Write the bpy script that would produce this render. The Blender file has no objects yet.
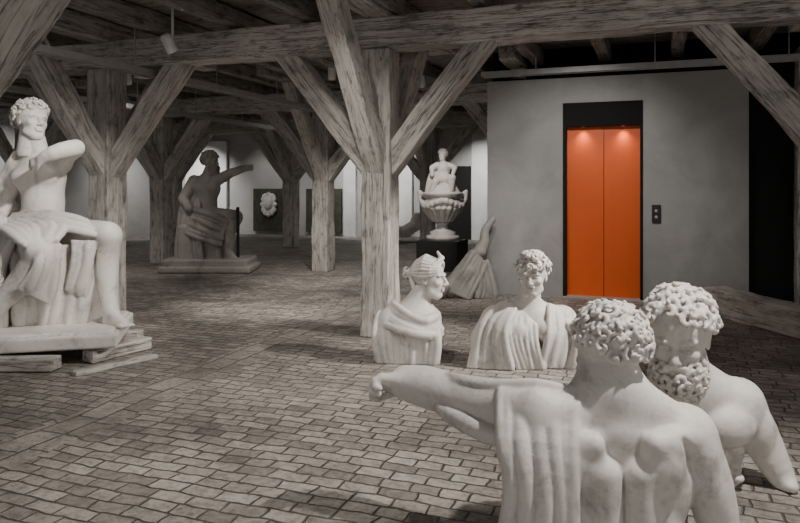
import bpy, math, random
import numpy as np
from mathutils import Vector, Matrix
random.seed(7)
TH = math.radians(20.32); CT, ST = math.cos(TH), math.sin(TH)
def B(X, Y): return (CT*X-ST*Y, ST*X+CT*Y)      # survey axes -> building axes
COL = bpy.context.scene.collection

# ------------------------------------------------------------ materials
def mat(name):
    m = bpy.data.materials.new(name); m.use_nodes = True
    nt = m.node_tree; return m, nt, nt.nodes['Principled BSDF']
def N(nt, t, **kw):
    n = nt.nodes.new(t)
    for k, v in kw.items():
        if k in n.inputs: n.inputs[k].default_value = v
        else: setattr(n, k, v)
    return n
def ramp(nt, fac, stops):
    r = nt.nodes.new('ShaderNodeValToRGB'); e = r.color_ramp.elements
    while len(e) < len(stops): e.new(0.5)
    for i, (p, c) in enumerate(stops):
        e[i].position = p; e[i].color = (c[0], c[1], c[2], 1) if not isinstance(c, float) else (c, c, c, 1)
    nt.links.new(fac, r.inputs[0]); return r.outputs[0]
def mix(nt, a, b, f, mode='MIX'):
    m = nt.nodes.new('ShaderNodeMix'); m.data_type = 'RGBA'; m.blend_type = mode
    for s, v in ((m.inputs[0], f), (m.inputs[6], a), (m.inputs[7], b)):
        if isinstance(v, (int, float)): s.default_value = v
        elif isinstance(v, tuple): s.default_value = (*v, 1)
        else: nt.links.new(v, s)
    return m.outputs[2]
def plain(name, c, rough=.6, metal=0., var=.12):
    m, nt, b = mat(name)
    tc = N(nt, 'ShaderNodeTexCoord'); no = N(nt, 'ShaderNodeTexNoise', Scale=9., Detail=4.)
    nt.links.new(tc.outputs['Object'], no.inputs['Vector'])
    col = ramp(nt, no.outputs[0], [(.3, tuple(x*(1-var) for x in c)), (.7, tuple(min(1, x*(1+var*.6)) for x in c))])
    nt.links.new(col, b.inputs['Base Color'])
    b.inputs['Roughness'].default_value = rough; b.inputs['Metallic'].default_value = metal
    return m
def wood(name, dark, mid, light):
    m, nt, b = mat(name)
    tc = N(nt, 'ShaderNodeTexCoord'); oi = N(nt, 'ShaderNodeObjectInfo')
    add = N(nt, 'ShaderNodeVectorMath', operation='ADD')
    mul = N(nt, 'ShaderNodeMath', operation='MULTIPLY'); mul.inputs[1].default_value = 37.
    nt.links.new(oi.outputs['Random'], mul.inputs[0])
    nt.links.new(tc.outputs['Object'], add.inputs[0]); nt.links.new(mul.outputs[0], add.inputs[1])
    def nz(sc, s, det):
        mp = N(nt, 'ShaderNodeMapping'); mp.inputs['Scale'].default_value = sc
        nt.links.new(add.outputs[0], mp.inputs[0])
        no = N(nt, 'ShaderNodeTexNoise', Scale=s, Detail=det, Roughness=.62)
        nt.links.new(mp.outputs[0], no.inputs['Vector']); return no.outputs[0]
    grain = nz((1.2, 16, 16), 2.4, 9.); crack = nz((.35, 11, 11), 1.6, 4.); crack2 = nz((.8, 20, 20), 1.3, 3.); patch = nz((2, 4, 4), 2.8, 9.); tone = nz((.6, .8, .8), 1.5, 3.)
    c1 = ramp(nt, grain, [(.3, dark), (.48, mid), (.66, light)])
    c2 = mix(nt, c1, light, ramp(nt, patch, [(.4, .05), (.54, .8)]))
    ck = ramp(nt, crack, [(.478, 1.), (.494, 0.), (.508, 1.)])
    ck2 = ramp(nt, crack2, [(.55, 1.), (.562, .1), (.572, 1.)])
    pt = ramp(nt, patch, [(.32, .42), (.42, 1.)])
    c3 = mix(nt, mix(nt, c2, ck, .7, 'MULTIPLY'), ck2, .5, 'MULTIPLY'); c4 = mix(nt, c3, pt, .75, 'MULTIPLY')
    c4 = mix(nt, c4, ramp(nt, tone, [(.35, .72), (.6, 1.)]), 1., 'MULTIPLY')
    nt.links.new(c4, b.inputs['Base Color']); b.inputs['Roughness'].default_value = .85
    h = mix(nt, mix(nt, grain, patch, .45), mix(nt, ck, ck2, .5, 'MULTIPLY'), .6, 'MULTIPLY')
    bp = N(nt, 'ShaderNodeBump', Strength=.9, Distance=.035)
    nt.links.new(h, bp.inputs['Height']); nt.links.new(bp.outputs[0], b.inputs['Normal'])
    return m
M_wood = wood('limewashed_oak', (.35, .32, .29), (.56, .525, .485), (.78, .745, .7))
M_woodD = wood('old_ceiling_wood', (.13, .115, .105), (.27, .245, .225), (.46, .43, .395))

def marble(name, c, grime=.35):
    m, nt, b = mat(name)
    tc = N(nt, 'ShaderNodeTexCoord')
    n1 = N(nt, 'ShaderNodeTexNoise', Scale=4., Detail=9., Roughness=.68, Distortion=.4); n2 = N(nt, 'ShaderNodeTexNoise', Scale=34., Detail=6., Roughness=.6)
    for n in (n1, n2): nt.links.new(tc.outputs['Object'], n.inputs['Vector'])
    geo = N(nt, 'ShaderNodeNewGeometry')
    base = ramp(nt, n1.outputs[0], [(.3, tuple(x*.5 for x in c)), (.46, tuple(x*.93 for x in c)), (.6, c), (.7, tuple(min(1, x*1.06) for x in c))])
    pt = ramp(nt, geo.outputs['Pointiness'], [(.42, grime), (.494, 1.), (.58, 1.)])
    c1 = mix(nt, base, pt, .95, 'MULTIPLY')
    sp = ramp(nt, n2.outputs[0], [(.3, .68), (.44, 1.)])
    c2 = mix(nt, c1, sp, .5, 'MULTIPLY')
    nt.links.new(c2, b.inputs['Base Color']); b.inputs['Roughness'].default_value = .55
    bp = N(nt, 'ShaderNodeBump', Strength=.3, Distance=.006)
    nt.links.new(n2.outputs[0], bp.inputs['Height']); nt.links.new(bp.outputs[0], b.inputs['Normal'])
    return m
M_marble = marble('weathered_marble', (.76, .735, .7))
M_marbleD = marble('grey_plaster', (.4, .38, .355))

def floor_mat():
    m, nt, b = mat('block_paving')
    tc = N(nt, 'ShaderNodeTexCoord')
    prev = tc.outputs['Object']
    for s, amp in ((1.1, .13), (8., .04)):
        wob = N(nt, 'ShaderNodeTexNoise', Scale=s, Detail=2.)
        nt.links.new(tc.outputs['Object'], wob.inputs['Vector'])
        sub = N(nt, 'ShaderNodeVectorMath', operation='SUBTRACT'); sub.inputs[1].default_value = (.5, .5, .5)
        sc = N(nt, 'ShaderNodeVectorMath', operation='SCALE'); sc.inputs['Scale'].default_value = amp
        ad = N(nt, 'ShaderNodeVectorMath', operation='ADD')
        nt.links.new(wob.outputs[1], sub.inputs[0]); nt.links.new(sub.outputs[0], sc.inputs[0])
        nt.links.new(sc.outputs[0], ad.inputs[0]); nt.links.new(prev, ad.inputs[1]); prev = ad.outputs[0]
    def brick(rot, w, h):
        mp = N(nt, 'ShaderNodeMapping'); mp.inputs['Rotation'].default_value = (0, 0, rot)
        nt.links.new(prev, mp.inputs[0])
        br = N(nt, 'ShaderNodeTexBrick'); br.inputs['Scale'].default_value = 1.
        br.inputs['Brick Width'].default_value = w; br.inputs['Row Height'].default_value = h
        br.inputs['Mortar Size'].default_value = .009; br.inputs['Mortar Smooth'].default_value = 1.
        br.inputs['Color1'].default_value = (0, 0, 0, 1); br.inputs['Color2'].default_value = (1, 1, 1, 1)
        br.inputs['Mortar'].default_value = (.5, .5, .5, 1); br.inputs['Bias'].default_value = 0
        br.offset_frequency = 2; br.squash = .8; br.squash_frequency = 3
        nt.links.new(mp.outputs[0], br.inputs['Vector']); return br
    b1 = brick(0, .2, .1); b2 = brick(math.pi/2, .32, .2)
    sx = N(nt, 'ShaderNodeSeparateXYZ'); nt.links.new(prev, sx.inputs[0])
    def band(c, w):
        a = N(nt, 'ShaderNodeMath', operation='SUBTRACT'); a.inputs[1].default_value = c
        nt.links.new(sx.outputs[0], a.inputs[0])
        q = N(nt, 'ShaderNodeMath', operation='ABSOLUTE'); nt.links.new(a.outputs[0], q.inputs[0])
        l = N(nt, 'ShaderNodeMath', operation='LESS_THAN'); l.inputs[1].default_value = w
        nt.links.new(q.outputs[0], l.inputs[0]); return l.outputs[0]
    bd = band(-3.5+5.85, .2)
    col = mix(nt, b1.outputs[0], b2.outputs[0], bd); fac = mix(nt, b1.outputs[1], b2.outputs[1], bd)
    big = N(nt, 'ShaderNodeTexNoise', Scale=.8, Detail=9., Roughness=.7); fine = N(nt, 'ShaderNodeTexNoise', Scale=24., Detail=7., Roughness=.7)
    mid = N(nt, 'ShaderNodeTexNoise', Scale=5., Detail=4.)
    for n in (big, fine, mid): nt.links.new(tc.outputs['Object'], n.inputs['Vector'])
    base = ramp(nt, col, [(.0, (.29, .262, .235)), (1., (.52, .48, .435))])
    patch = ramp(nt, big.outputs[0], [(.34, .45), (.5, .92), (.72, 1.2)])
    fn = ramp(nt, fine.outputs[0], [(.34, .42), (.58, 1.)])
    c = mix(nt, mix(nt, base, patch, 1., 'MULTIPLY'), fn, .85, 'MULTIPLY')
    jm = N(nt, 'ShaderNodeMath', operation='MULTIPLY'); nt.links.new(fac, jm.inputs[0])
    nt.links.new(ramp(nt, mid.outputs[0], [(.35, .5), (.55, 1.)]), jm.inputs[1])
    c = mix(nt, c, (.1, .088, .078), jm.outputs[0])
    nt.links.new(c, b.inputs['Base Color']); b.inputs['Roughness'].default_value = .6
    inv = N(nt, 'ShaderNodeInvert'); nt.links.new(fac, inv.inputs['Color'])
    hm = mix(nt, inv.outputs[0], fine.outputs[0], .35)
    hm = mix(nt, hm, col, .2); hm = mix(nt, hm, mid.outputs[0], .38)
    bp = N(nt, 'ShaderNodeBump', Strength=1., Distance=.06)
    nt.links.new(hm, bp.inputs['Height']); nt.links.new(bp.outputs[0], b.inputs['Normal'])
    return m
def stucco(name, c, s=1.6, lo=.72):
    m, nt, b = mat(name)
    tc = N(nt, 'ShaderNodeTexCoord')
    n1 = N(nt, 'ShaderNodeTexNoise', Scale=s, Detail=9., Roughness=.6, Distortion=.6); n2 = N(nt, 'ShaderNodeTexNoise', Scale=60., Detail=3.)
    for n in (n1, n2): nt.links.new(tc.outputs['Object'], n.inputs['Vector'])
    nt.links.new(ramp(nt, n1.outputs[0], [(.3, tuple(x*lo for x in c)), (.7, c)]), b.inputs['Base Color'])
    b.inputs['Roughness'].default_value = .9
    bp = N(nt, 'ShaderNodeBump', Strength=.3, Distance=.01)
    nt.links.new(n2.outputs[0], bp.inputs['Height']); nt.links.new(bp.outputs[0], b.inputs['Normal'])
    return m
M_floor = floor_mat()
M_stucco = stucco('grey_render', (.44, .435, .425))
M_wall = stucco('museum_wall', (.5, .49, .48), .8)
M_white = stucco('white_limewash', (.8, .8, .79), 1.)
M_green = stucco('green_panel', (.085, .09, .06), 6., .4)
M_black = plain('flat_black', (.006, .006, .006), .9)  # black frame parts, and panels that colour in unlit openings
M_orange = plain('orange_lacquer', (.8, .115, .009), .5, 0., .02)
M_steel = plain('galvanised_steel', (.5, .5, .5), .45, .3)
M_dsteel = plain('dark_steel', (.03, .03, .03), .5, .3)
M_lamp = plain('white_lamp_housing', (.85, .85, .85), .4)

# ------------------------------------------------------------ mesh helpers
def group(name, loc=(0, 0, 0)):
    e = bpy.data.objects.new(name, None); e.location = loc; e.empty_display_size = .2; COL.objects.link(e); return e
def attach(o, p):
    if p:
        o.parent = p; o.matrix_parent_inverse = Matrix.Translation(-Vector(p.location))
def obj(name, verts, faces, m, smooth=False, parent=None):
    me = bpy.data.meshes.new(name); me.from_pydata([tuple(v) for v in verts], [], [tuple(f) for f in faces]); me.update()
    if smooth: me.polygons.foreach_set('use_smooth', [True]*len(me.polygons))
    o = bpy.data.objects.new(name, me); me.materials.append(m); COL.objects.link(o); attach(o, parent); return o
def bevel(o, w, s=2):
    b = o.modifiers.new('bevel', 'BEVEL'); b.width = w; b.segments = s; b.limit_method = 'ANGLE'
BF = [(0, 3, 2, 1), (4, 5, 6, 7), (0, 1, 5, 4), (1, 2, 6, 5), (2, 3, 7, 6), (3, 0, 4, 7)]
def box(name, lo, hi, m, parent=None, bv=0):
    c = [(l+h)/2 for l, h in zip(lo, hi)]
    x, y, z = [(h-l)/2 for l, h in zip(lo, hi)]
    v = [(-x, -y, -z), (x, -y, -z), (x, y, -z), (-x, y, -z), (-x, -y, z), (x, -y, z), (x, y, z), (-x, y, z)]
    o = obj(name, v, BF, m); o.location = c
    if bv: bevel(o, bv)
    attach(o, parent); return o
def beam(name, a, b, w, h, m, parent=None, jit=.012, up=(0, 0, 1), bv=.014):
    a, b = Vector(a), Vector(b); d = b-a; L = d.length; X = d.normalized()
    u = Vector(up)
    if abs(X.dot(u)) > .95: u = Vector((0, 1, 0))
    Y = u.cross(X).normalized(); Z = X.cross(Y)
    n = max(2, int(L/.3)); vs = []; fs = []
    for i in range(n+1):
        x = -L/2+L*i/n
        for sy, sz in ((-1, -1), (1, -1), (1, 1), (-1, 1)):
            j = lambda: random.uniform(-jit, jit)
            vs.append((x, sy*w/2+j(), sz*h/2+j()))
    for i in range(n):
        for k in range(4):
            k2 = (k+1) % 4; fs.append((4*i+k, 4*i+k2, 4*i+4+k2, 4*i+4+k))
    fs.append((3, 2, 1, 0)); e = 4*n; fs.append((e, e+1, e+2, e+3))
    o = obj(name, vs, fs, m)
    if bv: bevel(o, bv)
    o.matrix_world = Matrix.Translation((a+b)/2) @ Matrix((X, Y, Z)).transposed().to_4x4()
    attach(o, parent); return o
def lathe(name, prof, m, seg=40, parent=None, loc=(0, 0, 0)):
    vs = []; fs = []
    for r, z in prof:
        for k in range(seg):
            a = 2*math.pi*k/seg; vs.append((r*math.cos(a), r*math.sin(a), z))
    for i in range(len(prof)-1):
        for k in range(seg):
            k2 = (k+1) % seg; fs.append((i*seg+k, i*seg+k2, (i+1)*seg+k2, (i+1)*seg+k))
    fs.append(tuple(reversed(range(seg)))); e = (len(prof)-1)*seg; fs.append(tuple(range(e, e+seg)))
    o = obj(name, vs, fs, m, True); o.location = loc; attach(o, parent); return o

# ------------------------------------------------------------ clay sculpting (signed distance field -> surface nets)
def npn(v): v = np.array(v, float); return v/max(1e-9, np.linalg.norm(v))
def Rz(d): a = math.radians(d); return np.array([[math.cos(a), -math.sin(a), 0], [math.sin(a), math.cos(a), 0], [0, 0, 1]])
def Rx(d): a = math.radians(d); return np.array([[1, 0, 0], [0, math.cos(a), -math.sin(a)], [0, math.sin(a), math.cos(a)]])
def Ry(d): a = math.radians(d); return np.array([[math.cos(a), 0, math.sin(a)], [0, 1, 0], [-math.sin(a), 0, math.cos(a)]])
I3 = np.eye(3)
class Clay:
    def __init__(s, lo, hi, h):
        s.lo = np.array(lo, float); s.h = h
        s.n = np.ceil((np.array(hi, float)-s.lo)/h).astype(int)+1
        s.F = np.full(tuple(s.n), .5, np.float32); s.set()
    def set(s, t=(0, 0, 0), R=I3, sc=1.): s.t = np.array(t, float); s.R = R; s.s = sc
    def P(s, p): return s.t+s.s*(s.R@np.array(p, float))
    def _box(s, lo, hi, m):
        a = np.clip(np.floor((lo-m-s.lo)/s.h).astype(int), 0, s.n); b = np.clip(np.ceil((hi+m-s.lo)/s.h).astype(int)+1, 0, s.n)
        if (b <= a).any(): return None
        sl = tuple(slice(a[i], b[i]) for i in range(3))
        g = [(s.lo[i]+s.h*np.arange(a[i], b[i])).astype(np.float32) for i in range(3)]
        return sl, g[0][:, None, None], g[1][None, :, None], g[2][None, None, :]
    def _mix(s, sl, d, k, cut):
        F = s.F[sl]; k = max(k, 1e-5)
        if cut:
            d = -d; hh = np.maximum(k-np.abs(F-d), 0)/k; s.F[sl] = np.maximum(F, d)+hh*hh*k*.25
        else:
            hh = np.maximum(k-np.abs(F-d), 0)/k; s.F[sl] = np.minimum(F, d)-hh*hh*k*.25
    def tubes(s, segs, k, cut=False):
        if not segs: return
        S = [(s.P(a), s.P(b), r1*s.s, r2*s.s) for a, b, r1, r2 in segs]; k *= s.s
        lo = np.min([np.minimum(a, b)-max(r1, r2) for a, b, r1, r2 in S], 0); hi = np.max([np.maximum(a, b)+max(r1, r2) for a, b, r1, r2 in S], 0)
        m = k+3*s.h; q = s._box(lo, hi, m)
        if q is None: return
        sl = q[0]; D = np.full([w.stop-w.start for w in sl], .5, np.float32); o = [w.start for w in sl]
        for a, b, r1, r2 in S:
            R = max(r1, r2); q = s._box(np.minimum(a, b)-R, np.maximum(a, b)+R, m)
            if q is None: continue
            l2, x, y, z = q; ba = b-a; L = float(ba@ba)+1e-9
            px, py, pz = x-a[0], y-a[1], z-a[2]
            t = np.clip((px*ba[0]+py*ba[1]+pz*ba[2])/L, 0, 1)
            d = np.sqrt((px-t*ba[0])**2+(py-t*ba[1])**2+(pz-t*ba[2])**2)-(r1+t*(r2-r1))
            l3 = tuple(slice(max(0, w.start-o[i]), w.stop-o[i]) for i, w in enumerate(l2)); D[l3] = np.minimum(D[l3], d)
        s._mix(sl, D, k, cut)
    def cap(s, a, b, r1, r2=None, k=.03, cut=False): s.tubes([(a, b, r1, r1 if r2 is None else r2)], k, cut)
    def ell(s, c, r, k=.03, R=I3, cut=False):
        c = s.P(c); r = np.array(r, float)*s.s; k *= s.s; Q = s.R@R; ext = np.abs(Q)@r
        q = s._box(c-ext, c+ext, k+3*s.h)
        if q is None: return
        sl, x, y, z = q; px, py, pz = x-c[0], y-c[1], z-c[2]
        u = [Q[0, i]*px+Q[1, i]*py+Q[2, i]*pz for i in range(3)]
        k0 = np.sqrt(sum((u[i]/r[i])**2 for i in range(3)))+1e-6; k1 = np.sqrt(sum((u[i]/r[i]**2)**2 for i in range(3)))+1e-6
        s._mix(sl, k0*(k0-1)/k1, k, cut)
    def rbox(s, c, hf, rr=.03, k=.03, R=I3, cut=False):
        c = s.P(c); hf = np.array(hf, float)*s.s; Q = s.R@R; ext = np.abs(Q)@hf
        q = s._box(c-ext, c+ext, k+3*s.h)
        if q is None: return
        sl, x, y, z = q; px, py, pz = x-c[0], y-c[1], z-c[2]
        u = [np.abs(Q[0, i]*px+Q[1, i]*py+Q[2, i]*pz)-hf[i]+rr for i in range(3)]
        d = np.sqrt(sum(np.maximum(v, 0)**2 for v in u))+np.minimum(np.maximum(np.maximum(u[0], u[1]), u[2]), 0)-rr
        s._mix(sl, d, k, cut)
    def chain(s, pts, rs, k=.03, cut=False):
        if not hasattr(rs, '__len__'): rs = [rs]*len(pts)
        s.tubes([(pts[i], pts[i+1], rs[i], rs[i+1]) for i in range(len(pts)-1)], k, cut)
    def curve(s, Q, rs, k=.03, M=9, cut=False):
        Q = np.array(Q, float); rs = np.interp(np.linspace(0, len(Q)-1, M), range(len(Q)), rs if hasattr(rs, '__len__') else [rs]*len(Q))
        s.chain(list(s.spline(Q, M)), list(rs), k, cut)
    @staticmethod
    def spline(Q, M):
        t = np.linspace(0, len(Q)-1, M); i = np.minimum(t.astype(int), len(Q)-2); f = (t-i)[:, None]
        p0 = Q[np.maximum(i-1, 0)]; p1 = Q[i]; p2 = Q[i+1]; p3 = Q[np.minimum(i+2, len(Q)-1)]
        return .5*((2*p1)+(-p0+p2)*f+(2*p0-5*p1+4*p2-p3)*f**2+(-p0+3*p1-3*p2+p3)*f**3)
    def folds(s, A, Bq, n, r, k=.02, jit=.012, seed=1, sharp=.25):
        rg = np.random.RandomState(seed); A = np.array(A, float); Bq = np.array(Bq, float); M = 13
        A = s.spline(A, M); Bq = s.spline(Bq, M); W = np.linalg.norm(Bq-A, axis=1).max(); nb = max(3, int(W/(r*.55))+1); sg = []
        for i in range(nb):
            p = A+(Bq-A)*(i/(nb-1)); sg += [(p[j], p[j+1], r*.62, r*.62) for j in range(M-1)]
        s.tubes(sg, r*.7)
        u = np.linspace(0, 1, M)
        for i in range(n):
            t0 = (i+rg.uniform(-.3, .3))/(n-1); t1 = t0+rg.uniform(-1.1, 1.1)/(n-1); t = np.clip(t0+(t1-t0)*u**1.5, 0, 1)[:, None]
            p = A+(Bq-A)*t
            big = rg.uniform(.85, 1.5); ra = r*big*(.85+.3*u+.12*np.sin(u*rg.uniform(2, 6)+rg.uniform(0, 6)))
            a, b = (0, M) if rg.rand() < .6 else ((0, rg.randint(6, M)) if rg.rand() < .5 else (rg.randint(1, 6), M))
            e = np.minimum(np.arange(M)-a, b-1-np.arange(M)); ra = ra*np.clip(.65+.2*e, 0, 1)
            s.chain(list(p[a:b]), list(ra[a:b]), r*sharp)
    def clip_below(s, z0):
        z = (s.lo[2]+s.h*np.arange(s.n[2]))[None, None, :]; s.F = np.maximum(s.F, (z0-z).astype(np.float32))
    def mesh(s):
        F = s.F.copy()
        for ax in range(3):
            for e in (0, -1):
                ix = [slice(None)]*3; ix[ax] = e; F[tuple(ix)] = np.maximum(F[tuple(ix)], .01)
        S = F < 0; nx, ny, nz = F.shape
        cs = np.zeros((nx-1, ny-1, nz-1), np.int8)
        O = [(i, j, k) for i in (0, 1) for j in (0, 1) for k in (0, 1)]
        for i, j, k in O: cs += S[i:nx-1+i, j:ny-1+j, k:nz-1+k]
        act = (cs > 0) & (cs < 8); idx = -np.ones(act.shape, np.int64); I, J, K = np.nonzero(act); n = len(I)
        idx[act] = np.arange(n); acc = np.zeros((n, 3)); cnt = np.zeros(n)
        for a in O:
            for ax in range(3):
                if a[ax]: continue
                b = list(a); b[ax] = 1
                fa = F[I+a[0], J+a[1], K+a[2]]; fb = F[I+b[0], J+b[1], K+b[2]]; m = (fa < 0) != (fb < 0)
                t = fa[m]/(fa[m]-fb[m]); p = np.tile(np.array(a, float), (m.sum(), 1)); p[:, ax] += t
                acc[m] += p; cnt[m] += 1
        V = s.lo+s.h*(np.stack([I, J, K], 1)+acc/cnt[:, None]); FS = []
        for ax in range(3):
            u, v = (ax+1) % 3, (ax+2) % 3
            s0 = [slice(1, None)]*3; s0[ax] = slice(0, -1); s1 = [slice(1, None)]*3; s1[ax] = slice(1, None)
            A, Bm = S[tuple(s0)], S[tuple(s1)]
            for flip, msk in ((False, A & ~Bm), (True, ~A & Bm)):
                q = np.stack(np.nonzero(msk), 1)
                q[:, u] += 1; q[:, v] += 1
                ok = (q[:, u] < act.shape[u]) & (q[:, v] < act.shape[v]); q = q[ok]
                if not len(q): continue
                f = []
                for du, dv in ((-1, -1), (0, -1), (0, 0), (-1, 0)):
                    c = q.copy(); c[:, u] += du; c[:, v] += dv; f.append(idx[c[:, 0], c[:, 1], c[:, 2]])
                f = np.stack(f, 1)
                if flip: f = f[:, ::-1]
                FS.append(f[(f >= 0).all(1)])
        return V, np.concatenate(FS)
def cast(name, clays, m, cam, rotz=0, z=0, parent=None):
    Vs = []; Fs = []; o = 0
    for c in clays:
        V, F = c.mesh(); Vs.append(V); Fs.append(F+o); o += len(V)
    V = np.concatenate(Vs).astype(np.float32); F = np.concatenate(Fs).astype(np.int32)
    me = bpy.data.meshes.new(name); me.vertices.add(len(V)); me.vertices.foreach_set('co', V.ravel())
    me.loops.add(F.size); me.loops.foreach_set('vertex_index', F.ravel())
    me.polygons.add(len(F)); me.polygons.foreach_set('loop_start', np.arange(0, F.size, 4, dtype=np.int32))
    me.update(calc_edges=True); me.validate()
    me.polygons.foreach_set('use_smooth', np.ones(len(me.polygons), bool)); me.materials.append(m)
    ob = bpy.data.objects.new(name, me); x, y = B(*cam); ob.location = (x, y, z); ob.rotation_euler = (0, 0, TH+rotz)
    COL.objects.link(ob); attach(ob, parent); return ob

def head(loc, R, H, seed=0, beard=False, curls=90, cr=.075, hairmass=.0, updo=False, crown=False, neck=.2):
    loc = np.array(loc, float); e = H*.9
    c = Clay(loc-e, loc+e, H*.0125); c.set(loc, R, H); rg = np.random.RandomState(seed)
    c.ell((0, .05, .13), (.33, .40, .36), .01); c.ell((0, -.10, -.12), (.262, .27, .37), .08)
    c.ell((0, -.24, -.395), (.1, .1, .085), .07)
    for sx in (-1, 1):
        c.ell((sx*.165, -.25, -.09), (.09, .09, .08), .06)
        c.cap((sx*.2, -.1, -.3), (sx*.08, -.24, -.41), .08, .08, .07)
        c.ell((sx*.12, -.39, .0), (.078, .09, .05), .025, cut=True)
        c.ell((sx*.12, -.262, .0), (.066, .065, .055), .01)
        c.chain([(sx*.185, -.30, .005), (sx*.125, -.336, .035), (sx*.06, -.32, .01)], .016, .01)
        c.chain([(sx*.185, -.295, -.01), (sx*.125, -.328, -.036), (sx*.06, -.315, -.01)], .014, .01)
        c.chain([(sx*.21, -.29, .09), (sx*.12, -.36, .1), (sx*.04, -.36, .07)], [.03, .034, .03], .03)
        c.ell((sx*.32, .03, -.02), (.035, .08, .12), .02); c.ell((sx*.36, .01, -.01), (.025, .04, .07), .02, cut=True)
        c.ell((sx*.045, -.40, -.135), (.035, .045, .032), .02)
    c.cap((0, -.345, .08), (0, -.445, -.11), .035, .05, .03)
    c.cap((-.08, -.36, -.225), (.08, -.36, -.225), .026, .026, .025); c.cap((-.06, -.355, -.275), (.06, -.355, -.275), .032, .032, .025)
    c.cap((-.085, -.40, -.25), (.085, -.40, -.25), .016, .016, .01, cut=True)
    c.cap((0, .09, -.2), (0, .15, -.8), neck, neck*1.12, .08)
    def curl(p, n, rad, r, lift=.008):
        n = npn(n); t = npn(np.cross(n, rg.normal(size=3))); b = np.cross(n, t); sg = rg.choice((-1, 1))
        m = 9; pts = []; turn = rg.uniform(.6, .85)
        for i in range(m):
            a = sg*i*turn; q = rad*(1.2-.12*i); pts.append(np.array(p)+n*(lift*i)+q*(math.cos(a)*t+math.sin(a)*b))
        c.chain(pts, list(np.linspace(r*.7, r, 4))+list(np.linspace(r, r*.55, m-4)), .004)
    if curls:
        c.ell((0, .07, .16), (.345+hairmass, .41+hairmass, .37+hairmass), .03)
        for i in range(int(curls*1.6)):
            z = 1-2*(i+.5)/(curls*1.6); a = i*2.39996; q = math.sqrt(1-z*z); d = np.array([q*math.cos(a), q*math.sin(a), z])
            d = npn(d+rg.normal(0, .06, 3))
            if d[2] < -.05-.6*d[1]: continue
            hm = hairmass; p = np.array([0, .065, .15])+d*np.array([.355+hm, .425+hm, .385+hm])*rg.uniform(.97, 1.07)
            curl(p, d, cr*rg.uniform(.8, 1.3), cr*.52)
    if crown:
        for i in range(24):
            a = rg.uniform(0, 6.283); q = .3*math.sqrt(rg.rand()); p = (q*math.cos(a), .0+q*math.sin(a)*1.1, .5+.08*(1-q/.3)); curl(p, (p[0], p[1], .35), .085, .046)
        for i in range(12):
            a = i/12*6.283; curl((.39*math.cos(a), .03+.43*math.sin(a), .28), (math.cos(a), math.sin(a), .3), .075, .042)
    if updo:
        for i in range(17):
            a = (i/16-.5)*math.pi*1.15; z0 = .14+.2*math.cos(a)
            pts = [(math.sin(a)*.31, -.26-.05*math.cos(a), z0+.06), (math.sin(a)*.37, -.1, .17+.29*math.cos(a)), (math.sin(a)*.37+.02*(i % 2), .1, .15+.38*math.cos(a)), (math.sin(a)*.27, .32, .13+.25*math.cos(a)), (math.sin(a)*.08, .46, .1+.06*math.cos(a))]
            c.chain(pts, [.04, .048, .045, .042, .035], .012)
        c.ell((0, .5, .08), (.13, .13, .13), .03)
        for i in range(9): curl((.09*math.cos(i*.7), .56, .08+.09*math.sin(i*.7)), (math.cos(i*.7)*.5, 1, math.sin(i*.7)*.5), .06, .034)
        c.chain([(0.1, .42, .0), (.16, .3, -.3), (.14, .1, -.6)], [.06, .055, .03], .02); c.chain([(-.1, .42, .0), (-.16, .3, -.3), (-.14, .1, -.6)], [.06, .055, .03], .02)
    if beard:
        c.ell((0, -.2, -.46), (.24, .21, .27), .06)
        for i in range(135):
            z = 1-2*(i+.5)/135; a = i*2.39996; q = math.sqrt(1-z*z); d = np.array([q*math.cos(a), q*math.sin(a), z])
            if d[1] > .45 or z > .5: continue
            p = np.array([0, -.16, -.39])+d*np.array([.28, .27, .36])
            if abs(p[0]) < .12 and p[2] > -.31 and p[1] < -.2: continue
            if abs(p[0]) < .2 and p[2] > -.14: continue
            curl(p, d, .066*rg.uniform(.8, 1.3), .034)
        for sx in (-1, 1):
            for j in range(3): c.chain([(0+sx*.01, -.42, -.185), (sx*.09, -.4, -.2-.02*j), (sx*.18, -.33, -.3-.04*j)], [.03, .034, .02], .008)
    return c
def hand(c, w, d, n, L, curl=.6, side=1, k=.01, thick=1.):
    w = np.array(w, float); d = npn(d); n = npn(n-np.dot(n, d)*d); sv = np.cross(d, n)*side
    for i in range(4):
        b = w+d*.48*L+sv*(i-1.5)*.125*L; c.cap(w+sv*(i-1.5)*.07*L, b, .08*L*thick, .065*L*thick, .03)
        a = curl*.5; p = b; ln = (.36, .42, .4, .3)[i]*L
        for j, f in enumerate((.45, .32, .23)):
            dd = d*math.cos(a)+n*math.sin(a); q = p+dd*ln*f; c.cap(p, q, (.058*L-.004*L*j)*thick, (.054*L-.004*L*j)*thick, k); p = q; a += curl
    tb = w+d*.12*L-sv*.2*L; t1 = tb+npn(d*.7-sv*.6+n*.3)*.2*L; t2 = t1+npn(d*.9-sv*.1+n*.4)*.2*L
    c.chain([w+d*.05*L, tb, t1, t2], [.08*L*thick, .08*L*thick, .06*L*thick, .05*L*thick], .02)
def foot(c, ank, d, L, k=.02):
    ank = np.array(ank, float); d = npn(d); sv = np.cross(d, (0, 0, 1)); z = ank[2]
    g = np.array([ank[0], ank[1], z-.3*L])
    c.cap(ank, g-d*.12*L, .15*L, .13*L, .05); c.chain([ank+d*.08*L, g+d*.35*L+np.array([0, 0, .1*L]), g+d*.6*L], [.16*L, .15*L, .1*L], .05); c.cap(g, g+d*.5*L, .13*L, .15*L, .05)
    for i in range(5):
        b = g+d*.6*L+sv*(i-2)*.085*L; c.cap(b, b+d*(.2-.02*abs(i))*L-np.array([0, 0, .03*L]), .055*L, .045*L, .01)

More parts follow.
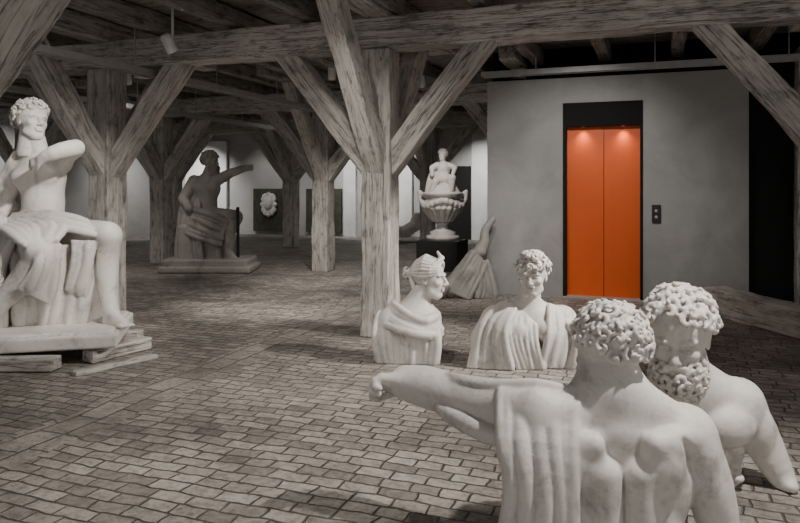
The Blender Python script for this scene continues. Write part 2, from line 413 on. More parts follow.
# ------------------------------------------------------------ room shell
XL, XR, YB, YF, ZC = -15., 3.4, 19.5, -4., 3.46
box('floor', (XL-.3, YF-.3, -.2), (XR+.3, YB+.3, 0), M_floor)
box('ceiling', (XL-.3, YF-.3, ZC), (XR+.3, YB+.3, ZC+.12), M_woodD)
box('wall_back', (XL, YB, 0), (XR, YB+.3, ZC), M_wall)
box('wall_left', (XL-.3, YF, 0), (XL, YB, ZC), M_wall)
W0, W1z = .8, 2.9
def fill_window(i, c, wid, axis, W):  # added window, out of view: frame around an area lamp for ambient fill
    al = bpy.data.lights.new('window_fill_light', 'AREA'); al.shape = 'RECTANGLE'; al.size = wid; al.size_y = W1z-W0; al.energy = W; al.color = (1, .96, .92)
    o = bpy.data.objects.new('window_fill_light', al); COL.objects.link(o)
    if axis == 'y':
        g = group('fill_window_%d' % i, (c, YF-.15, W0)); o.location = (c, YF-.28, (W0+W1z)/2); o.rotation_euler = (math.radians(90), 0, 0)
        for k in (-1, 0, 1): box('mullion', (c+k*(wid/2-.03)-.03, YF-.2, W0), (c+k*(wid/2-.03)+.03, YF-.14, W1z), M_white, g)
        for z in (W0, 2.0, W1z-.06): box('transom', (c-wid/2, YF-.19, z), (c+wid/2, YF-.15, z+.06), M_white, g)
    else:
        g = group('fill_window_%d' % i, (XR+.15, c, W0)); o.location = (XR+.28, c, (W0+W1z)/2); o.rotation_euler = (math.radians(90), 0, math.radians(90))
        for k in (-1, 0, 1): box('mullion', (XR+.14, c+k*(wid/2-.03)-.03, W0), (XR+.2, c+k*(wid/2-.03)+.03, W1z), M_white, g)
        for z in (W0, 2.0, W1z-.06): box('transom', (XR+.15, c-wid/2, z), (XR+.19, c+wid/2, z+.06), M_white, g)
    attach(o, g)
wf = group('wall_front', (0, YF, 0)); cs = [-12.5, -9.5, -6.5, -3.5, -.5, 2.0]; ww = 1.7; x = XL
for i, c in enumerate(cs):
    box('pier', (x, YF-.3, 0), (c-ww/2, YF, ZC), M_wall, wf); x = c+ww/2
    box('sill_wall', (c-ww/2, YF-.3, 0), (c+ww/2, YF, W0), M_wall, wf); box('lintel', (c-ww/2, YF-.3, W1z), (c+ww/2, YF, ZC), M_wall, wf)
    fill_window(i+1, c, ww, 'y', 24)
box('pier', (x, YF-.3, 0), (XR, YF, ZC), M_wall, wf)
wr = group('wall_right', (XR, 0, 0)); y = YF
for i, c in enumerate([-2., .8, 3.6, 6.2]):
    box('pier', (XR, y, 0), (XR+.3, c-ww/2, ZC), M_wall, wr); y = c+ww/2
    box('sill_wall', (XR, c-ww/2, 0), (XR+.3, c+ww/2, W0), M_wall, wr); box('lintel', (XR, c-ww/2, W1z), (XR+.3, c+ww/2, ZC), M_wall, wr)
    fill_window(i+7, c, ww, 'x', 14)
box('pier', (XR, y, 0), (XR+.3, YB, ZC), M_wall, wr)

def post(name, x, y, n_br=(1, -1), d_br=(1, -1), w=.31, bw=.2, bh=.23):
    g = group(name, (x, y, 0))
    beam('post_shaft', (x, y, 0), (x, y, 2.88), w, w, M_wood, g, .012)
    for sx in d_br: beam('brace', (x+sx*.05, y, 1.66), (x+sx*1.12, y, 2.98), bw, bh, M_wood, g, .014)
    for sy in n_br: beam('brace', (x, y+sy*.05, 1.68), (x, y+sy*1.25, 3.26), bw, bh, M_wood, g, .014)
    return g
ROWS = {2.35: [-3.4], 6.59: [-6.15, -2.65, 1.45], 11.3: [-12.75, -9.2, -5.65, -1.9], 15.5: [-12.2, -8.65, -5.05, -1.5]}
for y, xs in ROWS.items():
    for x in xs: post('timber_post', x, y)
    beam('tie_beam', (XL+.02, y, 3.04), (XR-.02, y, 3.04), .28, .32, M_wood, None, .014)
    for x in xs: beam('cross_beam', (x, y-2.05, 3.32), (x, y+2.05, 3.32), .24, .24, M_wood)
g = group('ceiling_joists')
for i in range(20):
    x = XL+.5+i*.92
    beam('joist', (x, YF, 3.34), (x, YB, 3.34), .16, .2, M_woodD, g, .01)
beam('timber_stud', (1.78, 9.75, 0), (1.78, 9.75, 3.2), .42, .3, M_wood)
beam('floor_timber', (.62, 9.2, .15), (1.8, 7.25, .15), .3, .3, M_wood)

# elevator shaft
y0 = 9.71; es = group('elevator_shaft', (-.6, y0, 0))
box('shaft_wall_left', (-2.28, y0, 0), (-1.23, y0+.2, 2.985), M_stucco, es)
box('shaft_wall_right', (-.20, y0, 0), (1.05, y0+.2, 2.985), M_stucco, es)
box('shaft_wall_top', (-1.23, y0, 2.64), (-.20, y0+.2, 2.985), M_stucco, es)
box('shaft_side_left', (-2.28, y0+.2, 0), (-2.1, y0+1.2, 2.985), M_stucco, es)
box('shaft_side_right', (.87, y0+.2, 0), (1.05, y0+1.2, 2.985), M_stucco, es)
box('shaft_roof', (-2.28, y0+.2, 2.87), (1.05, y0+1.2, 2.985), M_black, es)
ed = group('elevator_door', (-.7, y0, 0))
box('header', (-1.23, y0-.012, 2.32), (-.20, y0+.12, 2.64), M_black, ed)
box('jamb_left', (-1.23, y0-.012, 0), (-1.185, y0+.12, 2.32), M_black, ed)
box('jamb_right', (-.235, y0-.012, 0), (-.20, y0+.12, 2.32), M_black, ed)
box('leaf_left', (-1.185, y0+.12, .02), (-.706, y0+.15, 2.32), M_orange, ed)
box('leaf_right', (-.698, y0+.12, .02), (-.235, y0+.15, 2.32), M_orange, ed)
box('leaf_gap', (-.72, y0+.15, .02), (-.68, y0+.16, 2.32), M_black, ed)
box('threshold', (-1.23, y0-.03, 0), (-.2, y0+.15, .02), M_steel, ed)
cp = group('elevator_call_panel', (-.036, y0, 1.15))
box('plate', (-.09, y0-.02, 1.03), (.02, y0, 1.27), M_dsteel, cp, .004)
for z in (1.11, 1.19):
    o = lathe('button', [(.02, 0), (.02, .01), (.016, .014)], M_steel, 20, cp); o.location = (-.036, y0-.02, z); o.rotation_euler = (math.pi/2, 0, 0)
box('opening_dark_panel', (1.055, y0+.1, 0), (1.55, y0+.16, 3.2), M_black)  # black panel across an opening, its darkness put in as colour
box('wall_passage', (2.0, y0+.1, 0), (XR, y0+.3, ZC), M_black)  # wall coloured black to give the passage its dark
box('gap_dark_sheet', (-2.28, y0+.35, 2.99), (XR, y0+.4, ZC), M_black)  # black sheet added to colour in the dark gap above the shaft

def tray(name, a, b, w=.16):
    a, b = Vector(a), Vector(b); g = group(name, a); d = (b-a); L = d.length; d.normalize(); s = Vector((d.y, -d.x, 0))*w/2
    for q in (s, -s): beam('rail', a+q, b+q, .012, .07, M_steel, g, 0, bv=0)
    vs = []; fs = []; n = int(L/.11)
    for i in range(n):
        c = a+d*(i+.5)*.11; o = len(vs)
        for zz in (-.02, -.008):
            for q in (s-d*.03, s+d*.03, -s+d*.03, -s-d*.03): p = c+q; vs.append((p.x, p.y, p.z+zz))
        fs += [tuple(o+k for k in ff) for ff in BF]
    obj('rungs', vs, fs, M_steel, False, g)
    for i in range(int(L/1.5)):
        c = a+d*(i+.5)*1.5; beam('hanger', c+s, Vector((c.x+s.x, c.y+s.y, ZC)), .012, .012, M_steel, g, 0, bv=0)
    beam('cable', a+Vector((.03, 0, .0)), b+Vector((.03, 0, .0)), .02, .02, M_dsteel, g, .002, bv=0)
tray('cable_tray', (-5.6, 1, 2.81), (-5.4, 15, 2.81))
tray('cable_tray', (-2.3, 9.5, 3.05), (3.3, 9.5, 3.05), .14)
tray('cable_tray', (-8.2, 1, 2.81), (-8.0, 15, 2.81))

# back wall furnishing
box('trim_1', (-9., YB-.15, 0), (-8.6, YB, 3.2), M_white); box('trim_2', (-7.25, YB-.15, 0), (-6.8, YB, 3.2), M_white)
box('trim_3', (-5.0, YB-.12, 0), (-4.2, YB, 3.2), M_white); box('trim_4', (-14.8, YB-.12, 0), (-13.2, YB, 3.), M_white)
box('doorway_dark_panel', (-5.8, YB-.1, 0), (-5.05, YB, 2.1), M_black)  # flat black box: shade of an open doorway, done in colour
for cx in (-11.6, -9.7):
    p = group('relief_panel', (cx, YB-.1, .8)); box('panel_board', (cx-.6, YB-.1, .1), (cx+.6, YB, 1.45), M_green, p)
    c = Clay((-.45, -.15, -.55), (.45, .1, .55), .02); c.rbox((0, 0, .02), (.24, .05, .3), .05, 0); c.ell((0, -.06, .05), (.16, .08, .2), .03)
    for i in range(12):
        a = i/12*6.283; c.ell((.24*math.sin(a), 0, .33*math.cos(a)), (.07, .06, .07), .03)
    o = cast('relief_shield', [c], M_marble, (0, 0), -TH); o.location = (cx, YB-.15, .95); attach(o, p)

# ------------------------------------------------------------ statues
# A: nude half figure seen from behind, arm outstretched
c = Clay((-1.15, -.42, -.03), (.68, .62, .82), .0072)
c.ell((0, .05, .3), (.285, .175, .34), .02); c.ell((0, .03, .02), (.235, .17, .24), .06)
c.cap((0, .07, .76), (0, .02, .5), .12, .15, .05)
for sx in (-1, 1):
    c.cap((sx*.03, .01, .65), (sx*.24, .0, .52), .1, .09, .07)                         # trapezius
    c.ell((sx*.205, -.01, .27), (.11, .145, .24), .035, R=Ry(sx*12))                   # latissimus
    c.ell((sx*.15, -.13, .39), (.095, .065, .135), .028, R=Ry(sx*22))                  # scapula
    c.cap((sx*.12, -.15, .49), (sx*.27, -.085, .495), .042, .05, .04)                  # scapular spine
    c.cap((sx*.07, -.13, .36), (sx*.078, -.125, -.02), .064, .08, .022)                # erector
    c.ell((sx*.17, -.1, .14), (.065, .07, .13), .03, R=Ry(sx*-15))
    c.ell((sx*.305, .0, .46), (.115, .12, .135), .035)
c.curve([(0, -.17, .6), (0, -.225, .4), (0, -.21, .2), (0, -.22, -.03)], [.02, .03, .03, .032], .03, cut=True)
c.curve([(.15, -.225, .5), (.245, -.2, .42), (.25, -.185, .3), (.18, -.21, .24)], [.012, .024, .024, .012], .025, cut=True)
c.curve([(.24, -.15, .5), (.29, -.13, .38), (.33, -.12, .3)], [.01, .018, .012], .025, cut=True)
c.curve([(.31, 0, .47), (.38, -.02, .3), (.43, -.03, .08), (.44, 0, -.1)], [.11, .1, .08, .075], .04); c.ell((.385, -.075, .25), (.055, .06, .14), .02); c.ell((.335, -.07, .4), (.07, .06, .11), .02)
c.curve([(-.3, .0, .5), (-.46, .1, .54), (-.61, .2, .565), (-.75, .28, .59), (-.85, .32, .6)], [.115, .1, .09, .095, .08], .05, 11)
hand(c, (-.84, .31, .6), (-.93, .0, .05), (0, -.6, -.8), .26, 1.15, 1, thick=1.3)
c.curve([(-.2, -.03, .57), (-.36, .0, .57), (-.48, .1, .56), (-.6, .18, .56)], [.09, .105, .095, .08], .03)
c.ell((-.33, -.07, .28), (.13, .09, .4), .05)
c.folds([(-.46, .02, .65), (-.48, -.12, .5), (-.46, -.17, .3), (-.5, -.15, -.02)], [(-.16, -.03, .64), (-.2, -.16, .48), (-.2, -.19, .25), (-.19, -.18, -.02)], 8, .028, seed=3)
c.folds([(-.14, -.02, .66), (-.32, -.01, .69), (-.48, .08, .67), (-.66, .22, .66)], [(-.2, -.14, .5), (-.36, -.12, .48), (-.52, .0, .48), (-.7, .16, .53)], 5, .024, seed=5)
c.clip_below(0)
h = head((.0, .07, .80), Rz(215)@Rx(8), .345, 3, False, 110, .07, .03, neck=.27)
cast('marble_torso_figure', [c, h], M_marble, (.88, 2.9))

# B: bearded half figure
c = Clay((-.6, -.5, -.03), (.6, .5, .8), .0075)
c.ell((0, .05, .27), (.27, .17, .34), .02, R=Ry(-8)); c.ell((.0, .05, .03), (.24, .16, .2), .05)
c.cap((-.1, -.06, .66), (-.02, .05, .4), .12, .15, .06)
for sx in (-1, 1):
    c.ell((sx*.12, -.1, .32), (.13, .08, .1), .025); c.cap((0, 0, .48), (sx*.23-.02, 0, .42), .1, .09, .07)
    c.ell((sx*.24-.02, 0, .4), (.12, .12, .13), .03)
    for j in range(3): c.ell((sx*.06, -.105, .18-.09*j), (.055, .038, .042), .015)
    for j in range(3): c.ell((sx*.17, -.07, .2-.07*j), (.035, .05, .024), .015)
c.cap((-.0, -.18, .4), (.0, -.145, .0), .016, .016, .02, cut=True)
c.curve([(.22, 0, .4), (.3, .0, .28), (.37, -.03, .13), (.41, -.05, .045)], [.11, .1, .08, .06], .035); c.ell((.31, -.065, .28), (.05, .055, .11), .02)
c.ell((.42, -.07, .03), (.045, .08, .04), .02)
c.curve([(-.27, 0, .4), (-.35, .03, .2), (-.37, .05, 0)], [.11, .1, .09], .04)
c.clip_below(0)
h = head((-.145, -.15, .77), Rz(-28)@Rx(14), .4, 11, True, 100, .075, .035, neck=.25)
cast('bearded_marble_figure', [c, h], M_marble, (1.5, 3.55))

# C: profile bust with diadem
c = Clay((-.5, -.45, -.03), (.5, .45, .75), .009)
c.ell((0, 0, .2), (.26, .18, .32), .02); c.ell((.0, 0, .38), (.23, .15, .1), .06)
c.cap((.09, .0, .62), (.0, .0, .42), .085, .12, .06)
c.ell((.12, -.12, .27), (.12, .09, .1), .05); c.ell((-.04, -.14, .28), (.11, .09, .1), .05)
c.ell((-.21, -.03, .34), (.1, .12, .12), .05); c.cap((-.23, -.03, .32), (-.25, -.03, 0), .11, .1, .04)
c.folds([(-.3, -.04, .42), (-.34, -.14, .25), (-.3, -.15, -.01)], [(.2, -.16, .3), (.22, -.2, .18), (.2, -.19, -.01)], 9, .024, seed=2)
c.folds([(-.18, -.04, .52), (-.05, -.16, .43), (.1, -.17, .38), (.2, -.04, .42)], [(-.3, -.1, .34), (-.12, -.22, .28), (.12, -.22, .23), (.26, -.1, .24)], 5, .024, seed=4)
c.clip_below(0)
h = head((.13, -.01, .71), Rz(74)@Rx(2), .36, 21, False, 0, .065, .0, True, neck=.17)
h.chain([(-.3, -.16, .36), (-.18, -.27, .44), (0, -.31, .5), (.18, -.27, .44), (.3, -.16, .36)], [.03, .045, .06, .045, .03], .02)
h.cap((0, -.29, .5), (0, -.2, .64), .06, .03, .03)
cast('marble_goddess_bust', [c, h], M_marble, (.12, 6.1))

# D: draped bust facing the room
c = Clay((-.65, -.5, -.03), (.65, .45, .75), .009)
c.ell((0, .05, .22), (.29, .18, .33), .02); c.ell((0, .04, .4), (.3, .14, .11), .06)
c.cap((0, .0, .62), (0, .03, .42), .085, .11, .06)
for sx in (-1, 1):
    c.ell((sx*.12, -.11, .29), (.11, .1, .1), .04); c.ell((sx*.28, .03, .38), (.11, .12, .11), .05)
    c.chain([(sx*.3, .03, .36), (sx*.39, -.02, .22), (sx*.4, -.1, .06)], [.11, .11, .1], .04)
c.folds([(-.15, -.06, .5), (-.2, -.2, .28), (-.12, -.2, -.01)], [(.02, -.14, .36), (.03, -.2, .22), (.1, -.2, -.01)], 6, .02, seed=2)
c.folds([(.16, -.04, .51), (.12, -.2, .3), (.05, -.2, .05)], [(.34, .0, .44), (.34, -.12, .25), (.26, -.16, -.01)], 7, .022, seed=7)
c.folds([(-.2, .0, .52), (-.42, -.08, .36), (-.54, -.15, -.01)], [(-.14, -.1, .48), (-.24, -.2, .3), (-.18, -.22, -.01)], 8, .027, seed=8)
c.folds([(.34, .0, .42), (.46, -.1, .25), (.52, -.1, -.01)], [(.28, -.1, .38), (.34, -.18, .25), (.28, -.18, -.01)], 5, .027, seed=9)
c.clip_below(0)
h = head((.02, -.03, .75), Rz(-20)@Rx(3), .345, 31, False, 60, .065, .01, crown=True, neck=.17)
cast('draped_marble_bust', [c, h], M_marble, (1.1, 5.95))

# E: seated colossal figure
c = Clay((-1.05, -1.05, .22), (.95, .6, 2.15), .0105)
c.rbox((-.15, .02, .6), (.42, .32, .42), .06, .02)
c.ell((-.25, .0, 1.08), (.25, .2, .2), .02); c.ell((-.25, -.02, 1.34), (.19, .15, .25), .08, R=Ry(6)); c.ell((-.28, -.02, 1.6), (.235, .17, .22), .08)
c.ell((-.24, -.08, 1.3), (.15, .11, .16), .07)                                          # belly
c.cap((-.33, -.03, 1.95), (-.31, 0, 1.7), .095, .12, .06)
c.cap((-.31, 0, 1.76), (-.08, -.05, 1.74), .09, .09, .06); c.cap((-.31, 0, 1.76), (-.5, .0, 1.7), .09, .09, .06)
c.ell((-.18, -.13, 1.61), (.12, .07, .09), .03); c.ell((-.39, -.12, 1.59), (.12, .07, .09), .03)
c.curve([(-.24, -.19, 1.68), (-.25, -.2, 1.55), (-.25, -.2, 1.42)], [.01, .014, .008], .03, cut=True)
c.curve([(-.07, -.06, 1.73), (.05, -.2, 1.8), (.19, -.32, 1.85), (.08, -.44, 1.81), (-.04, -.46, 1.75)], [.105, .09, .078, .07, .046], .04, 11)
hand(c, (-.04, -.46, 1.75), (-.9, .1, -.35), (0, .8, -.4), .2, .6, -1)
c.curve([(-.51, .0, 1.68), (-.6, .0, 1.45), (-.64, -.05, 1.27), (-.6, -.2, 1.2), (-.5, -.36, 1.22)], [.1, .085, .075, .068, .048], .04, 11)
hand(c, (-.5, -.36, 1.25), (.7, -.6, -.2), (-.2, 0, -1), .2, .3, 1)
c.chain([(-.1, -.05, 1.03), (.15, -.15, 1.06), (.46, -.28, 1.08)], [.18, .15, .11], .06)
c.ell((.48, -.3, 1.07), (.1, .1, .095), .025)
c.curve([(.48, -.28, 1.04), (.44, -.25, .75), (.5, -.32, .4)], [.1, .105, .06], .05); c.ell((.41, -.2, .8), (.08, .09, .16), .04)
foot(c, (.5, -.32, .38), (.85, -.5, 0), .31)
c.chain([(-.35, -.1, 1.03), (-.15, -.4, 1.0), (.02, -.62, .95)], [.18, .15, .11], .06); c.ell((.03, -.64, .95), (.1, .1, .095), .03)
c.curve([(.02, -.63, .94), (-.18, -.6, .66), (-.45, -.66, .36)], [.105, .105, .06], .05)
foot(c, (-.48, -.66, .36), (-.7, -.75, 0), .33)
c.folds([(-.66, .1, 1.15), (-.6, -.3, 1.16), (-.28, -.58, 1.12), (-.05, -.72, 1.02)], [(-.3, .0, 1.3), (-.15, -.2, 1.22), (.1, -.35, 1.17), (.16, -.6, 1.05)], 7, .036, seed=2)
c.folds([(-.52, -.05, 1.24), (-.2, -.26, 1.27), (.1, -.3, 1.24), (.28, -.3, 1.2)], [(-.45, -.25, 1.16), (-.1, -.36, 1.17), (.2, -.42, 1.12), (.38, -.38, 1.08)], 5, .032, seed=12)
c.folds([(-.72, .0, 1.16), (-.84, -.25, .8), (-.9, -.35, .24)], [(-.22, -.6, 1.05), (-.36, -.56, .75), (-.38, -.48, .24)], 9, .04, seed=3)
c.folds([(-.3, -.5, .95), (-.25, -.5, .6), (-.3, -.4, .24)], [(.34, -.24, .98), (.32, -.3, .6), (.26, -.3, .24)], 9, .036, seed=4)
c.folds([(.2, -.4, 1.02), (.22, -.42, .85), (.15, -.4, .6)], [(.38, -.36, 1.0), (.34, -.36, .8), (.28, -.34, .55)], 4, .03, seed=15)
c.folds([(.06, -.69, 1.0), (.05, -.74, .85), (-.1, -.72, .65)], [(.17, -.58, 1.0), (.14, -.58, .8), (.06, -.53, .5)], 3, .03, seed=14)
c.folds([(-.42, .12, 1.84), (-.6, .14, 1.6), (-.72, .1, 1.3), (-.76, .0, 1.05)], [(-.5, -.06, 1.82), (-.62, -.06, 1.6), (-.74, -.1, 1.35), (-.76, -.2, 1.1)], 4, .034, seed=16)
c.ell((-.45, -.2, .7), (.28, .28, .5), .05)
h = head((-.345, -.05, 2.11), Rz(58)@Rx(-6)@Ry(6), .365, 41, False, 90, .072, .035, neck=.23)
g = group('seated_marble_statue', (*B(-3.1, 6.6), 0))
cast('figure', [c, h], M_marble, (-3.1, 6.6), parent=g)
c = Clay((-1.3, -1.3, .1), (.9, .8, .3), .015); c.rbox((-.2, -.3, .19), (.78, .56, .06), .015, 0, R=Rz(14)); c.rbox((-.2, -.3, .245), (.74, .52, .03), .01, 0, R=Rz(14))
cast('plinth', [c], M_marble, (-3.1, 6.6), parent=g)
def cbeam(name, a, b, w, h, m=M_wood, parent=None): return beam(name, (*B(a[0], a[1]), a[2]), (*B(b[0], b[1]), b[2]), w, h, m, parent, .004)
cbeam('timber_bearer', (-3.75, 5.72, .06), (-2.8, 5.72, .06), .16, .105); cbeam('timber_bearer', (-3.9, 6.75, .06), (-2.5, 6.75, .06), .16, .105)
cbeam('timber_bearer', (-2.66, 5.95, .06), (-2.35, 6.5, .06), .14, .105)
cbeam('timber_board', (-2.6, 5.55, .02), (-2.15, 6.15, .02), .1, .04)

# F: grey seated figure, pointing
c = Clay((-.85, -.6, .2), (.95, .6, 1.9), .015)
c.rbox((-.2, .05, .5), (.38, .35, .35), .08, .03); c.ell((-.12, 0, .95), (.26, .22, .2), .02); c.ell((-.14, 0, 1.2), (.2, .17, .22), .08); c.ell((-.14, 0, 1.48), (.26, .19, .25), .08)
c.cap((-.08, 0, 1.8), (-.12, 0, 1.6), .1, .13, .06)
for sx in (-1, 1): c.ell((-.12+sx*.12, -.13, 1.5), (.12, .08, .1), .025)
c.chain([(.05, -.1, 1.6), (.3, -.1, 1.74), (.58, -.08, 1.84)], [.11, .085, .06], .04); hand(c, (.58, -.08, 1.84), (1, 0, .1), (0, -1, 0), .22, 1.1, 1, thick=1.2)
c.chain([(-.35, 0, 1.6), (-.52, -.1, 1.3), (-.35, -.3, 1.12)], [.12, .09, .07], .04)
c.chain([(-.1, -.12, .95), (.3, -.2, .98), (.32, -.2, .6), (.3, -.2, .35)], [.19, .14, .11, .08], .04); foot(c, (.3, -.2, .33), (1, -.2, 0), .34)
c.chain([(-.1, .12, .95), (.35, .15, .95), (.2, .15, .6), (.05, .1, .35)], [.19, .14, .11, .08], .04)
c.folds([(-.45, .1, 1.55), (-.62, .0, 1.0), (-.66, -.05, .22)], [(-.2, -.2, 1.2), (-.15, -.38, .8), (-.1, -.38, .22)], 8, .042, seed=3)
c.folds([(-.3, -.25, 1.12), (.0, -.38, 1.05), (.3, -.34, .9)], [(-.4, -.3, .7), (-.1, -.42, .6), (.2, -.33, .5)], 6, .04, seed=6)
c.ell((-.35, 0, .6), (.28, .3, .5), .05)
h = head((-.05, -.02, 1.95), Rz(75), .34, 51, True, 70, .08, .03)
g = group('seated_plaster_statue', (*B(-3.35, 12.6), 0)); cast('figure', [c, h], M_marbleD, (-3.35, 12.6), parent=g)
c = Clay((-.95, -.7, -.02), (.9, .7, .26), .02); c.rbox((-.05, 0, .17), (.74, .45, .07), .02, 0); c.rbox((-.05, 0, .06), (.8, .5, .06), .01, 0)
cast('plinth', [c], M_marbleD, (-3.35, 12.6), parent=g)
cbeam('iron_support', (-2.86, 12.35, .22), (-2.86, 12.35, 1.15), .05, .05, M_dsteel, g)

# G: ornamental urn with putto
ux, uy = B(.78, 12.8); g = group('sculpted_urn', (ux, uy, 0))
o = box('pedestal', (ux-.38, uy-.38, 0), (ux+.38, uy+.38, .54), M_dsteel, None, .01); attach(o, g)
lathe('urn', [(.3, 0), (.3, .07), (.22, .1), (.24, .14), (.12, .2), (.1, .26), (.14, .3), (.13, .33), (.26, .42), (.33, .52), (.36, .62), (.35, .7), (.31, .74), (.34, .8), (.37, .82), (.37, .86), (.3, .88), (.26, .98), (.14, 1.04)], M_marble, 40, g, (ux, uy, .54))
c = Clay((-.55, -.5, .8), (.55, .5, 2.3), .014); rg = np.random.RandomState(4)
for i in range(20):
    a = i/20*6.283; c.cap((.18*math.cos(a), .18*math.sin(a), .9), (.34*math.cos(a), .34*math.sin(a), 1.12), .03, .05, .02)
for i in range(26):
    a = i/26*6.283; c.ell((.35*math.cos(a), .35*math.sin(a), 1.2+.05*math.sin(3*a)), (.065, .065, .065), .01)
for sx in (-1, 1): c.chain([(sx*.33, 0, 1.35), (sx*.43, 0, 1.42), (sx*.42, 0, 1.28), (sx*.35, 0, 1.15)], .035, .02)
c.ell((0, 0, 1.66), (.16, .15, .12), .03); c.ell((.02, 0, 1.82), (.12, .1, .15), .04); c.cap((0, 0, 1.95), (0, 0, 2.02), .05, .05, .03)
c.chain([(.1, 0, 1.9), (.22, -.06, 1.85), (.18, -.14, 1.74)], [.06, .05, .035], .02); c.chain([(-.1, 0, 1.9), (-.2, -.05, 1.85), (-.2, -.1, 1.72)], [.06, .05, .035], .02)
c.chain([(.05, -.05, 1.64), (.16, -.22, 1.66), (.14, -.24, 1.45)], [.09, .07, .05], .02); c.chain([(-.05, -.05, 1.64), (-.14, -.2, 1.6), (-.2, -.2, 1.42)], [.09, .07, .05], .02)
c.folds([(-.2, .05, 1.8), (-.28, 0, 1.6), (-.3, 0, 1.42)], [(.15, -.12, 1.7), (.2, -.18, 1.55), (.28, -.15, 1.42)], 5, .03, seed=3)
h = head((.0, -.01, 2.08), Rz(-30), .2, 5, False, 60, .08, .03)
cast('putto_and_garland', [c, h], M_marble, (.78, 12.8), parent=g)

# H: broken statue pieces leaning by the shaft
c = Clay((-.5, -.4, -.03), (.5, .4, 1.2), .011)
c.curve([(-.28, -.08, .12), (-.1, -.04, .32), (.06, .02, .55)], [.11, .13, .1], .03)
c.curve([(.04, .02, .5), (.2, .05, .72), (.22, .1, .9), (.33, .14, 1.05)], [.09, .075, .055, .045], .03)
c.ell((.0, -.1, .36), (.09, .08, .1), .02); c.ell((.14, .0, .62), (.09, .08, .07), .015)
c.folds([(-.3, -.16, .12), (-.1, -.14, .4), (.05, -.05, .62)], [(-.02, -.2, .0), (.1, -.15, .22), (.22, -.04, .45)], 5, .03, seed=2)
c.folds([(.05, -.1, .45), (.12, -.12, .2), (.08, -.14, .0)], [(.24, .0, .5), (.3, -.05, .25), (.34, -.06, .0)], 4, .03, seed=6)
c.chain([(-.4, -.16, .06), (-.34, -.18, .16), (-.4, -.14, .26)], [.06, .06, .045], .03)
c.clip_below(0); cast('statue_fragments', [c], M_marbleD, (.95, 9.55))
c = Clay((-.8, -.4, -.03), (.8, .4, .9), .025)
c.chain([(-.6, 0, .15), (-.1, 0, .2), (.3, 0, .45), (.35, 0, .7)], [.12, .17, .17, .12], .05); c.chain([(.0, 0, .2), (-.25, -.1, .45), (-.5, -.1, .15)], [.12, .1, .07], .05); c.ell((.05, 0, .06), (.6, .28, .1), .03); c.clip_below(0)
cast('reclining_figure_fragment', [c], M_marble, (.1, 19.))
c = Clay((-.5, -.4, -.03), (.5, .4, 1.3), .02); c.ell((0, 0, .3), (.3, .22, .35), .02); c.rbox((0, 0, .1), (.3, .25, .12), .02, .02); c.chain([(0, 0, .5), (0, 0, .9)], [.22, .16], .05); c.chain([(-.2, 0, .85), (-.3, -.1, .6), (-.1, -.2, .5)], [.08, .07, .05], .03)
c.clip_below(0); h = head((0, 0, 1.12), Rz(40), .26, 61, False, 60, .08, .03); cast('crouching_figure', [c, h], M_marble, (-6.1, 11.0))

# ------------------------------------------------------------ lights
import bmesh
WARM = (1, .93, .85)
def spot(cam, tgt, W, ang=60, blend=.6, col=WARM, rad=.045, z=3.0, tz=0.):
    p = Vector((*B(*cam), z)); t = Vector((*B(*tgt), tz)); q = (t-p).to_track_quat('-Z', 'Y')
    l = bpy.data.lights.new('spot_lamp', 'SPOT'); l.energy = W; l.spot_size = math.radians(ang); l.spot_blend = blend; l.color = col; l.shadow_soft_size = rad
    o = bpy.data.objects.new('spot_lamp', l); COL.objects.link(o)
    g = group('track_spotlight', p); o.location = p; o.rotation_euler = q.to_euler(); attach(o, g)
    m = lathe('housing', [(.06, -.01), (.06, .16), (.045, .19)], M_lamp, 24, g)
    me = m.data; bm = bmesh.new(); bm.from_mesh(me)
    bot = [f for f in bm.faces if len(f.verts) > 4 and abs(f.calc_center_median().z+.01) < 1e-4]
    bmesh.ops.delete(bm, geom=bot, context='FACES'); bm.to_mesh(me); bm.free()
    m.location = p; m.rotation_euler = q.to_euler()
    beam('stem', p+Vector((0, 0, .1)), (p.x, p.y, ZC), .02, .02, M_lamp, g, 0, bv=0)
    return o
spot((1.95, 2.6), (.9, 3.05), 400, 80, .7, z=3.1, tz=.3)               # foreground group, from the right
spot((3.2, 5.1), (.5, 6.05), 800, 50, .7, z=2.75, tz=.4)               # busts, low from the right
spot((-1.0, 4.6), (-3.1, 6.5), 440, 52, .8, z=3.1, tz=1.3)             # seated figure
spot((-1.0, 3.4), (-1.1, 4.3), 190, 78, 1., z=3.1)                     # floor, near
spot((-2.42, 7.45), (-1.4, 9.2), 480, 62, 1., z=2.95)                  # visible lamp
spot((-1.0, 10.3), (-1.2, 12.0), 300, 70, 1., z=3.1)
spot((-4.2, 10.8), (-4.6, 12.4), 90, 60, 1., z=3.1)
spot((.35, 11.0), (.78, 12.8), 180, 42, .8, z=3.1, tz=1.3)             # urn
spot((1.6, 7.2), (2.4, 9.5), 165, 90, 1., (1, .96, .92), z=3.1, tz=1.) # shaft wall
spot((.9, 7.4), (1.0, 9.6), 110, 60, 1., z=3.1, tz=.5)
spot((-5.6, 8.2), (-5.2, 9.5), 150, 80, 1., z=3.05)
spot((-.6, 4.6), (-.25, 6.8), 150, 70, 1., z=3.1, tz=1.1)              # post and beams
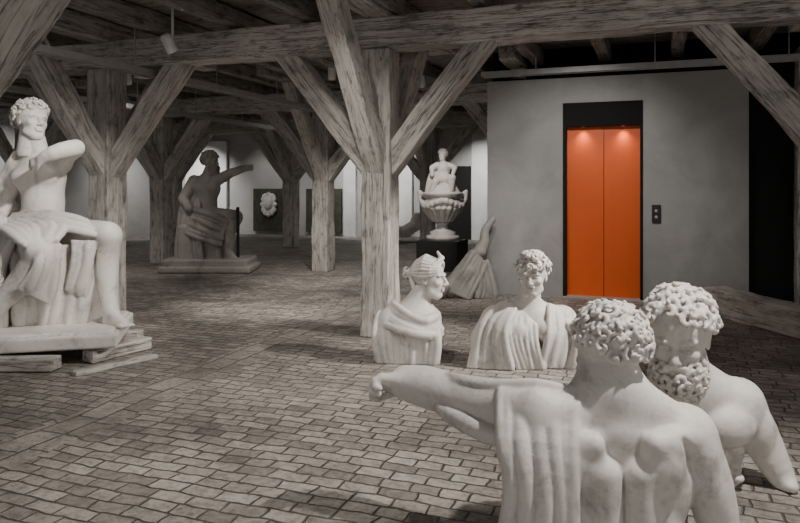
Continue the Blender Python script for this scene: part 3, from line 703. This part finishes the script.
def fill_flood(x, y, W):  # wide lamps and fittings added as ambient fill for the hall
    l = bpy.data.lights.new('fill_lamp', 'SPOT'); l.energy = W; l.spot_size = math.radians(160); l.spot_blend = 1; l.color = WARM; l.shadow_soft_size = .12
    o = bpy.data.objects.new('fill_lamp', l); COL.objects.link(o); g = group('added_fill_downlight', (x, y, 3.2))
    o.location = (x, y, 3.2); attach(o, g); lathe('base_plate', [(.13, .0), (.13, .03), (.1, .05)], M_lamp, 24, g, (x, y, 3.215)); beam('stem', (x, y, 3.25), (x, y, ZC), .02, .02, M_lamp, g, 0, bv=0)
for x, y in ((-9.3, 4.6), (-4.9, 4.4), (-.4, 4.4), (-7.6, 8.9), (-3.9, 8.8), (-11, 9), (-3.4, 13.4), (-7.2, 13.4), (-11, 13.2), (-3.2, 17.3), (-7, 17.3)): fill_flood(x, y, 18 if x == -.4 else 36)
def bspot(p, t, W, ang, col=(1, .98, .95)):
    l = bpy.data.lights.new('wall_washer', 'SPOT'); l.energy = W; l.spot_size = math.radians(ang); l.spot_blend = 1; l.color = col; l.shadow_soft_size = .05
    o = bpy.data.objects.new('wall_washer', l); COL.objects.link(o); o.location = p; o.rotation_euler = (Vector(t)-Vector(p)).to_track_quat('-Z', 'Y').to_euler()
for x, w in ((-14, 420), (-11.6, 90), (-9.6, 90), (-8.6, 220), (-7, 300), (-4.6, 350)):
    bspot((x, 17.6, 3.1), (x, 19.4, 1.2), w, 80)
for y in (9, 12.5, 16.5): bspot((-13.2, y, 3.1), (-15, y, 1.2), 200, 95)
for dx in (0, .52):
    bspot((-.97+dx, y0+.06, 2.31), (-.97+dx, y0+.1, 0), 14, 115, (1, .8, .5))
    lathe('elevator_downlight', [(.022, 0), (.022, .01)], M_lamp, 20, None, (-.97+dx, y0+.06, 2.31))
w = bpy.data.worlds.new('World'); bpy.context.scene.world = w; w.use_nodes = True
w.node_tree.nodes['Background'].inputs[0].default_value = (1, .97, .93, 1); w.node_tree.nodes['Background'].inputs[1].default_value = .25

# ------------------------------------------------------------ camera
cd = bpy.data.cameras.new('camera'); cd.sensor_width = 36; cd.lens = 31.5; cd.shift_y = -.093; cd.clip_start = .05
co = bpy.data.objects.new('camera', cd); COL.objects.link(co); co.location = (0, 0, 1.5); co.rotation_euler = (math.radians(90), 0, TH)
bpy.context.scene.camera = co
